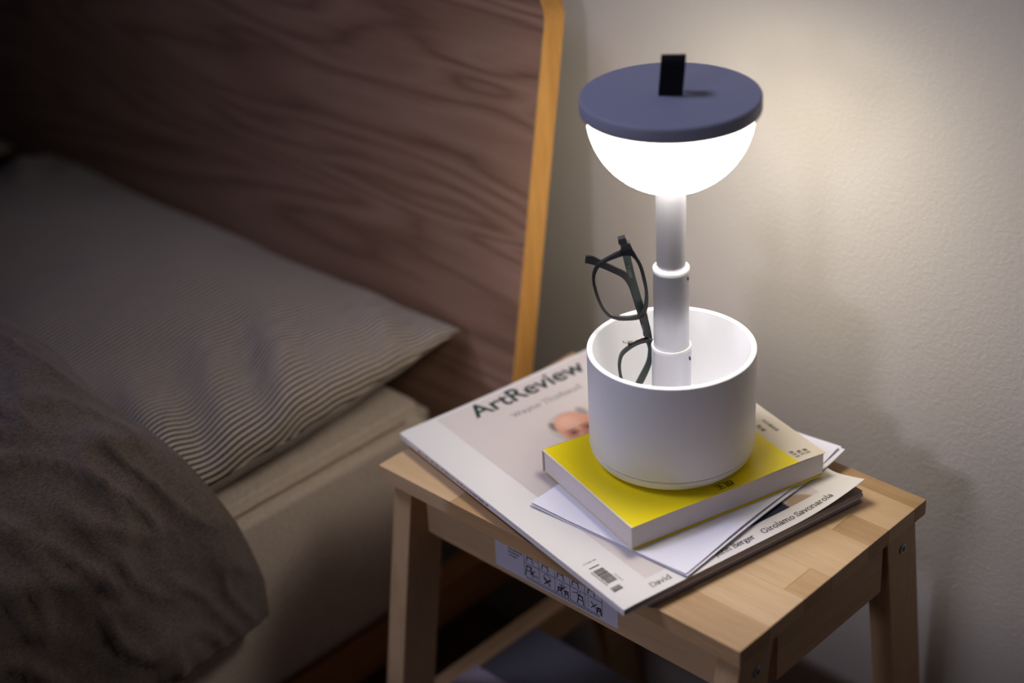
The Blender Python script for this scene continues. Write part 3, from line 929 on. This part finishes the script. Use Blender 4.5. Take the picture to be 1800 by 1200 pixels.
sheet('lowest folded white sheet resting on the magazine cover', 0.5120, 0.000, 0.001, R_(0.8), 0.1445, 0.2060, 0.0012)
sheet('middle folded white sheet between two other sheets', 0.5128, 0.0005, 0.0, R_(-0.6), 0.1455, 0.2030, 0.0018)
sheet('topmost folded white sheet, directly under the yellow book', 0.5136, -0.001, 0.0005, R_(0.2), 0.1450, 0.2000, 0.0028)

# ------------------------------------------------------------------ yellow paperback
BZ0 = 0.5145; BH = 0.0203
book = thing('paperback_book', 'yellow paperback book under the lamp', 'book', (0.2432, 0.026, BZ0), R_(-16.5))
BW, BL = 0.1245, 0.1765
box('page_block', -BW + 0.0012, -0.0010, 0.0010, BL - 0.0010, 0.0007, BH - 0.0012, M['pages'], book, 0.0004, 1)
box('back_cover', -BW, 0.0002, 0.0014, BL, 0.0, 0.0005, M['yellow'], book)
box('spine', -BW - 0.0004, -BW, 0, BL, 0.0, BH, M['book_white'], book)
YB = 0.151                        # yellow ends here, the rest of the cover is cream
V, F, mi = [], [], []
gx = [-BW, -BW + 0.0015] + [-BW + BW * k / 16 for k in range(1, 16)] + [-0.0006, 0]
gy = [0, 0.0015] + [YB * k / 16 for k in range(1, 17)] + [YB + (BL - YB) * k / 5 for k in range(1, 6)]
def bz(x, y):                     # outer edge of the limp cover waves a little
    e = max(0.0, 1 + x / 0.02)
    return BH - 0.0006 + 0.0006 * e * math.sin(y * 55) * (0.3 + y / BL) + 0.0004 * e
for i, x in enumerate(gx):
    for j, y in enumerate(gy): V.append((x, y, bz(x, y)))
ny = len(gy)
for i in range(len(gx) - 1):
    for j in range(ny - 1):
        a = i * ny + j
        F.append((a, a + ny, a + ny + 1, a + 1)); mi.append(0 if 0 < j and gy[j + 1] <= YB + 1e-6 else 1)
k = len(V)
V += [(x, y, z - 0.0004) for x, y, z in V[:k]]
for f in list(F): F.append(tuple(q + k for q in f[::-1])); mi.append(1)
nx_ = len(gx)
bd = [i * ny for i in range(nx_)] + [(nx_ - 1) * ny + j for j in range(1, ny)] + [i * ny + ny - 1 for i in range(nx_ - 2, -1, -1)] + [j for j in range(ny - 2, 0, -1)]
for q in range(len(bd)):
    a, b_ = bd[q], bd[(q + 1) % len(bd)]
    F.append((b_, a, a + k, b_ + k)); mi.append(1)
fc = mesh('front_cover', V, F, [M['yellow'], M['book_white']], book)
for p, q in zip(fc.data.polygons, mi): p.material_index = q
def on_book(name, body, size, x, y, mat, rot=0.0, sp=1.0):
    V2, F = text_mesh(body, size, 0.00002, sp)
    ca_, sa = math.cos(rot), math.sin(rot)
    V = [(x + a * ca_ - b_ * sa, y + a * sa + b_ * ca_, 0) for a, b_ in V2]
    V = [(a, b_, bz(a, b_) + 0.00025) for a, b_, _ in V]
    return mesh(name, V, F, mat, fc)
on_book('series_lettering', '本日横阅读', 0.0040, -0.0645, 0.1640, M['ink_grey'])
on_book('series_lettering', '阿城', 0.0046, -0.0600, 0.1555, M['ink_grey'], 0, 1.3)
on_book('title_lettering', '棋王', 0.0040, -0.0135, 0.1640, M['ink_bar'])
on_book('title_lettering', '树王', 0.0040, -0.0140, 0.1590, M['ink_bar'])
on_book('title_lettering', '孩子王', 0.0038, -0.0165, 0.1537, M['ink_bar'])
on_book('title_lettering', '棋王', 0.0080, -0.0105, 0.0955, M['ink_black'], -math.pi / 2)

# ------------------------------------------------------------------ lamp
LZ = BZ0 + BH + 0.0003
lamp = thing('table_lamp', 'white pot-shaped table lamp with telescopic pole and glowing dome shade', 'lamp', (0.2007, 0.1249, LZ))
z = lambda zz: zz - LZ            # absolute height -> lamp local
RO, RI = 0.0629, 0.0588
HP = 0.6257 - LZ
FL = 0.5555 - LZ                  # floor of the pot
lathe('pot', [(0, .0103), (.0622, .0103), (.0627, .0108), (RO, .0118), (RO, HP - .0006), (RO - .0006, HP), (RI + .0006, HP), (RI, HP - .0006), (RI, FL + .003), (RI - .003, FL), (.0150, FL), (0, FL)], M['lamp_white'], lamp, n=128)
lathe('base_ring', [(0, 0), (.0535, 0), (.0565, .0006), (.0590, .0021), (.0608, .0044), (.0620, .0072), (.0625, .0095), (.0622, .0099), (0, .0100)], M['lamp_white'], lamp, n=128)
def tube(name, r, z0, z1, mat, wall=0.0016):
    return lathe(name, [(r, z0), (r, z1 - .0004), (r - .0004, z1), (r - wall, z1), (r - wall, z1 - .004), (0, z1 - .004)], mat, lamp, n=64)
tube('lower_tube', 0.0147, FL, z(0.6265), M['alu'])
tube('middle_tube', 0.0131, z(0.6215), z(0.6903), M['alu'], 0.0019)
lathe('upper_tube', [(.0107, z(0.684)), (.0107, z(0.762))], M['alu'], lamp, n=64)
lathe('tube_collar', [(.0107, z(0.6885)), (.0132, z(0.6885)), (.0134, z(0.6905)), (.0131, z(0.6915)), (.0110, z(0.6915))], M['lamp_white'], lamp, n=64)
lathe('tube_collar', [(.0131, z(0.6250)), (.0148, z(0.6250)), (.0150, z(0.6266)), (.0147, z(0.6275)), (.0133, z(0.6275))], M['lamp_white'], lamp, n=64)
for rr, zz_, ang in ((0.0132, 0.6845, 15), (0.0148, 0.6185, 15)):
    ph = R_(ang)
    s_ = box('slot', -0.0004, 0.0004, -0.0008, 0.0008, -0.0016, 0.0016, M['slot'], lamp, 0.0002)
    s_.location = (rr * math.cos(ph), rr * math.sin(ph), z(zz_)); s_.rotation_euler = (R_(25), 0, ph)
ZC0, ZC1 = 0.8125, 0.8240         # cap
RC_ = 0.0629
prof = [(0, z(ZC0)), (RC_ - .0015, z(ZC0)), (RC_ - .0004, z(ZC0) + .0004), (RC_, z(ZC0) + .0015)]
for k in range(7):
    a = math.pi / 2 * k / 6
    prof.append((RC_ - .0016 + .0016 * math.cos(a), z(ZC1) - .0016 + .0016 * math.sin(a)))
prof.append((0, z(ZC1)))
cap = lathe('cap', prof, M['lamp_cap'], lamp, n=128, angle=60)
RD = 0.0584
prof = [(RD * math.cos(math.pi / 2 * k / 24), z(ZC0) - .0002 - RD * math.sin(math.pi / 2 * k / 24)) for k in range(25)]
prof[-1] = (0, prof[-1][1])
lathe('glowing_dome', prof, M['dome'], lamp, n=96)
# fabric loop standing on the cap
view = math.atan2(0.7057, -0.7085)
loop = [(-.0030, -.001), (-.0036, .006), (-.0048, .014), (-.0052, .021), (-.0040, .0255), (0.0, .0275), (.0040, .0255), (.0052, .021), (.0048, .014), (.0036, .006), (.0030, -.001)]
loop = catmull(loop, 5)
V, F = [], []
HWD = 0.0083
for q, (a, h) in enumerate(loop):
    p, nx = loop[max(q - 1, 0)], loop[min(q + 1, len(loop) - 1)]
    dx, dz = nx[0] - p[0], nx[1] - p[1]
    d = math.hypot(dx, dz) + 1e-9
    n_ = (-dz / d * .0007, dx / d * .0007)
    lean = -0.0026 * h / 0.03
    for sgn, off in ((-1, 1), (1, 1), (1, -1), (-1, -1)):
        V.append((a + off * n_[0], sgn * HWD + lean, h + off * n_[1]))
for q in range(len(loop) - 1):
    for k in range(4):
        a, b_ = q * 4 + k, q * 4 + (k + 1) % 4
        F.append((a, b_, b_ + 4, a + 4))
F += [(3, 2, 1, 0), tuple(len(V) - 4 + k for k in range(4))]
st = mesh('strap_handle', V, F, M['strap'], lamp)
st.location = (0, 0, z(ZC1)); st.rotation_euler = (0, 0, view + R_(-6))

# ------------------------------------------------------------------ eyeglasses standing in the pot
VD = Vector((-0.70848, 0.70573, 0)); RT = Vector((0.70573, 0.70848, 0))
GO = Vector((0.2007, 0.1249, 0.562)) + VD * 0.019
gl = thing('eyeglasses', 'black-framed eyeglasses standing on end inside the lamp pot', 'glasses', tuple(GO), math.atan2(RT.y, RT.x))
# local x = right along the frame plane, y = depth (away from the viewer), z = up; millimetres
G = lambda a, b_, d: (a * .001, d * .001, b_ * .001)
inner = [(-33.9, 131.2), (-28.9, 131.6), (-25.1, 128.5), (-21.8, 121.5), (-19.2, 110.0), (-17.6, 99.8), (-18.1, 89.6), (-20.1, 83.4), (-23.5, 80.7), (-29.2, 79.8), (-35.9, 80.5), (-42.7, 82.9), (-47.6, 89.0), (-50.8, 96.8), (-52.9, 104.6), (-54.2, 112.2), (-53.3, 118.4), (-50.2, 123.9), (-44.0, 127.8)]
outer = [(-35.6, 134.6), (-27.2, 136.4), (-23.0, 130.0), (-19.3, 122.2), (-16.6, 110.6), (-15.2, 99.9), (-15.4, 89.4), (-17.4, 82.0), (-21.6, 78.3), (-29.0, 77.4), (-36.3, 78.1), (-44.0, 80.8), (-49.6, 87.7), (-53.0, 96.2), (-55.2, 104.6), (-56.4, 112.8), (-55.4, 119.6), (-51.6, 125.7), (-45.0, 130.0)]
nrm = (-0.2215, 0.9752); cc = 72.0
def refl(p):
    q = p[0] * nrm[0] + p[1] * nrm[1]
    return (p[0] - 2 * (q - cc) * nrm[0], p[1] - 2 * (q - cc) * nrm[1])
def rim(bmr, inn, out):
    inn, out = catmull(inn, 5, True), catmull(out, 5, True)
    n = len(inn)
    layers = [[bmr.verts.new(G(a, b_, d)) for a, b_ in pts] for pts, d in ((out, -1.7), (out, 1.7), (inn, 1.7), (inn, -1.7))]
    for q in range(4):
        A, B = layers[q], layers[(q + 1) % 4]
        for i in range(n):
            j = (i + 1) % n
            bmr.faces.new((A[i], A[j], B[j], B[i]))
def slab(bmr, pts, d0, d1):
    A = [bmr.verts.new(G(a, b_, d0)) for a, b_ in pts]; B = [bmr.verts.new(G(a, b_, d1)) for a, b_ in pts]
    bmr.faces.new(A[::-1]); bmr.faces.new(B)
    for i in range(len(A)):
        j = (i + 1) % len(A); bmr.faces.new((A[i], A[j], B[j], B[i]))
bm = bmesh.new()
inl, outl = [refl(p) for p in inner], [refl(p) for p in outer]
rim(bm, inner, outer); rim(bm, inl, outl)
lug = [(-36.5, 132.8), (-34.6, 136.0), (-34.3, 139.6), (-28.0, 141.2), (-24.6, 132.2), (-22.8, 127.0), (-26.5, 131.6)]
slab(bm, lug, -1.7, 1.7); slab(bm, [refl(p) for p in lug], -1.7, 1.7)
slab(bm, catmull([(-22.0, 80.2), (-19.8, 74.0), (-19.3, 68.0), (-18.9, 63.5), (-14.2, 63.5), (-14.6, 68.5), (-15.2, 75.0), (-16.6, 82.5)], 4, True), -1.7, 1.7)
front = from_bm('front_frame', bm, M['gl_black'], gl)
for nm, pts in (('lens', inner), ('lens', inl)):
    bm = bmesh.new(); slab(bm, catmull(pts, 4, True), -0.4, 0.4); from_bm(nm, bm, M['lens'], gl)
def strip(name, path, widths, d_path, th, mat):
    bm = bmesh.new()
    P = catmull([(*p, w, d) for p, w, d in zip(path, widths, d_path)], 8)
    prev = None
    P = [(a, b_ - 0.47 * (d if a < -8 else 0), w, d) for a, b_, w, d in P]
    for q, (a, b_, w, d) in enumerate(P):
        p, nx = P[max(q - 1, 0)], P[min(q + 1, len(P) - 1)]
        dx, dz = nx[0] - p[0], nx[1] - p[1]; l = math.hypot(dx, dz) + 1e-9
        na, nb = -dz / l * w / 2, dx / l * w / 2
        ringv = [bm.verts.new(G(a + s1 * na, b_ + s1 * nb, d + s2 * th / 2)) for s1, s2 in ((1, -1), (-1, -1), (-1, 1), (1, 1))]
        if prev:
            for k in range(4): bm.faces.new((prev[k], prev[(k + 1) % 4], ringv[(k + 1) % 4], ringv[k]))
        else: bm.faces.new(ringv[::-1])
        prev = ringv
    bm.faces.new(prev)
    bmesh.ops.recalc_face_normals(bm, faces=bm.faces)
    return from_bm(name, bm, mat, gl)
# temple folded down from the upper hinge
strip('temple', [(-32.8, 143.8), (-30.6, 133.0), (-29.0, 124.5), (-25.6, 109.5), (-20.6, 90.0), (-16.2, 74.0), (-13.6, 60.0), (-13.2, 48.0), (-14.6, 38.0), (-19.5, 26.0), (-23.0, 19.0)],
      [5.6, 5.8, 5.6, 5.0, 4.6, 4.2, 3.6, 3.6, 4.4, 5.4, 5.0], [2.5, 4.5, 6.0, 7.2, 7.8, 8.0, 8.2, 9.0, 9.4, 9.6, 9.6], 1.8, M['gl_green'])
# temple folded up from the lower hinge, its bent tip reaching past the rim
low_h = refl((-31.2, 142.0))
strip('temple', [low_h, (-7.5, 30.0), (-12.0, 50.0), (-17.0, 70.5), (-20.3, 84.0), (-23.6, 97.0), (-26.6, 107.2), (-31.6, 114.6), (-40.0, 120.0), (-50.6, 126.0), (-55.5, 128.6), (-60.2, 129.4)],
      [5.0, 5.0, 5.0, 5.0, 5.2, 5.2, 5.4, 5.2, 5.0, 5.6, 6.6, 5.6], [4.0, 8.0, 10.5, 11.5, 12.0, 12.4, 12.6, 12.6, 12.6, 12.6, 12.6, 12.6], 2.0, M['gl_black'])
for f_ in (lambda p: p, refl):
    bm = bmesh.new(); slab(bm, [f_(p) for p in ((-34.6, 139.4), (-28.2, 141.0), (-28.0, 142.0), (-34.6, 140.4))], -1.9, 3.0)
    from_bm('hinge', bm, M['metal'], gl)
    bm = bmesh.new(); slab(bm, [f_(p) for p in ((-36.2, 140.6), (-30.0, 142.0), (-31.3, 146.2), (-36.8, 144.8))], -2.0, 3.6)
    from_bm('end_piece', bm, M['gl_black'], gl)
for f_ in (lambda p: p, refl):
    p = f_((-33.5, 77.6))
    bm = bmesh.new()
    bmesh.ops.create_uvsphere(bm, u_segments=16, v_segments=10, radius=1.0)
    for v in bm.verts: v.co = Vector(G(p[0] + v.co.x * 6.0, p[1] + v.co.z * 1.6 - (0.8 if p[1] > 72 else -0.8), 3.5 + v.co.y * 3.2))
    from_bm('nose_pad', bm, M['pad'], gl, smooth=True)
    bm = bmesh.new(); slab(bm, [(p[0] - 2, p[1] - 1), (p[0] + 2, p[1] - 1), (p[0] + 2, p[1] + 1.2), (p[0] - 2, p[1] + 1.2)], 0.5, 2.8)
    from_bm('pad_arm', bm, M['gl_black'], gl)
# maker's letters stamped inside the folded temple
V2, F = text_mesh('TONY', 0.0032, 0.00008, 1.3)
ang = math.atan2(109.5 - 133.0, -25.6 + 30.6)
ca_, sa = math.cos(ang), math.sin(ang)
V = []
for k_ in (0,):
    for a, b_ in V2:
        px = -0.0296 + 0.0002 + a * ca_ - (b_ - 0.0011) * sa
        pz = 0.1228 + a * sa + (b_ - 0.0011) * ca_
        V.append((px, 0.0046, pz - 0.0026))
mesh('temple_lettering', V, F, M['metal'], gl)
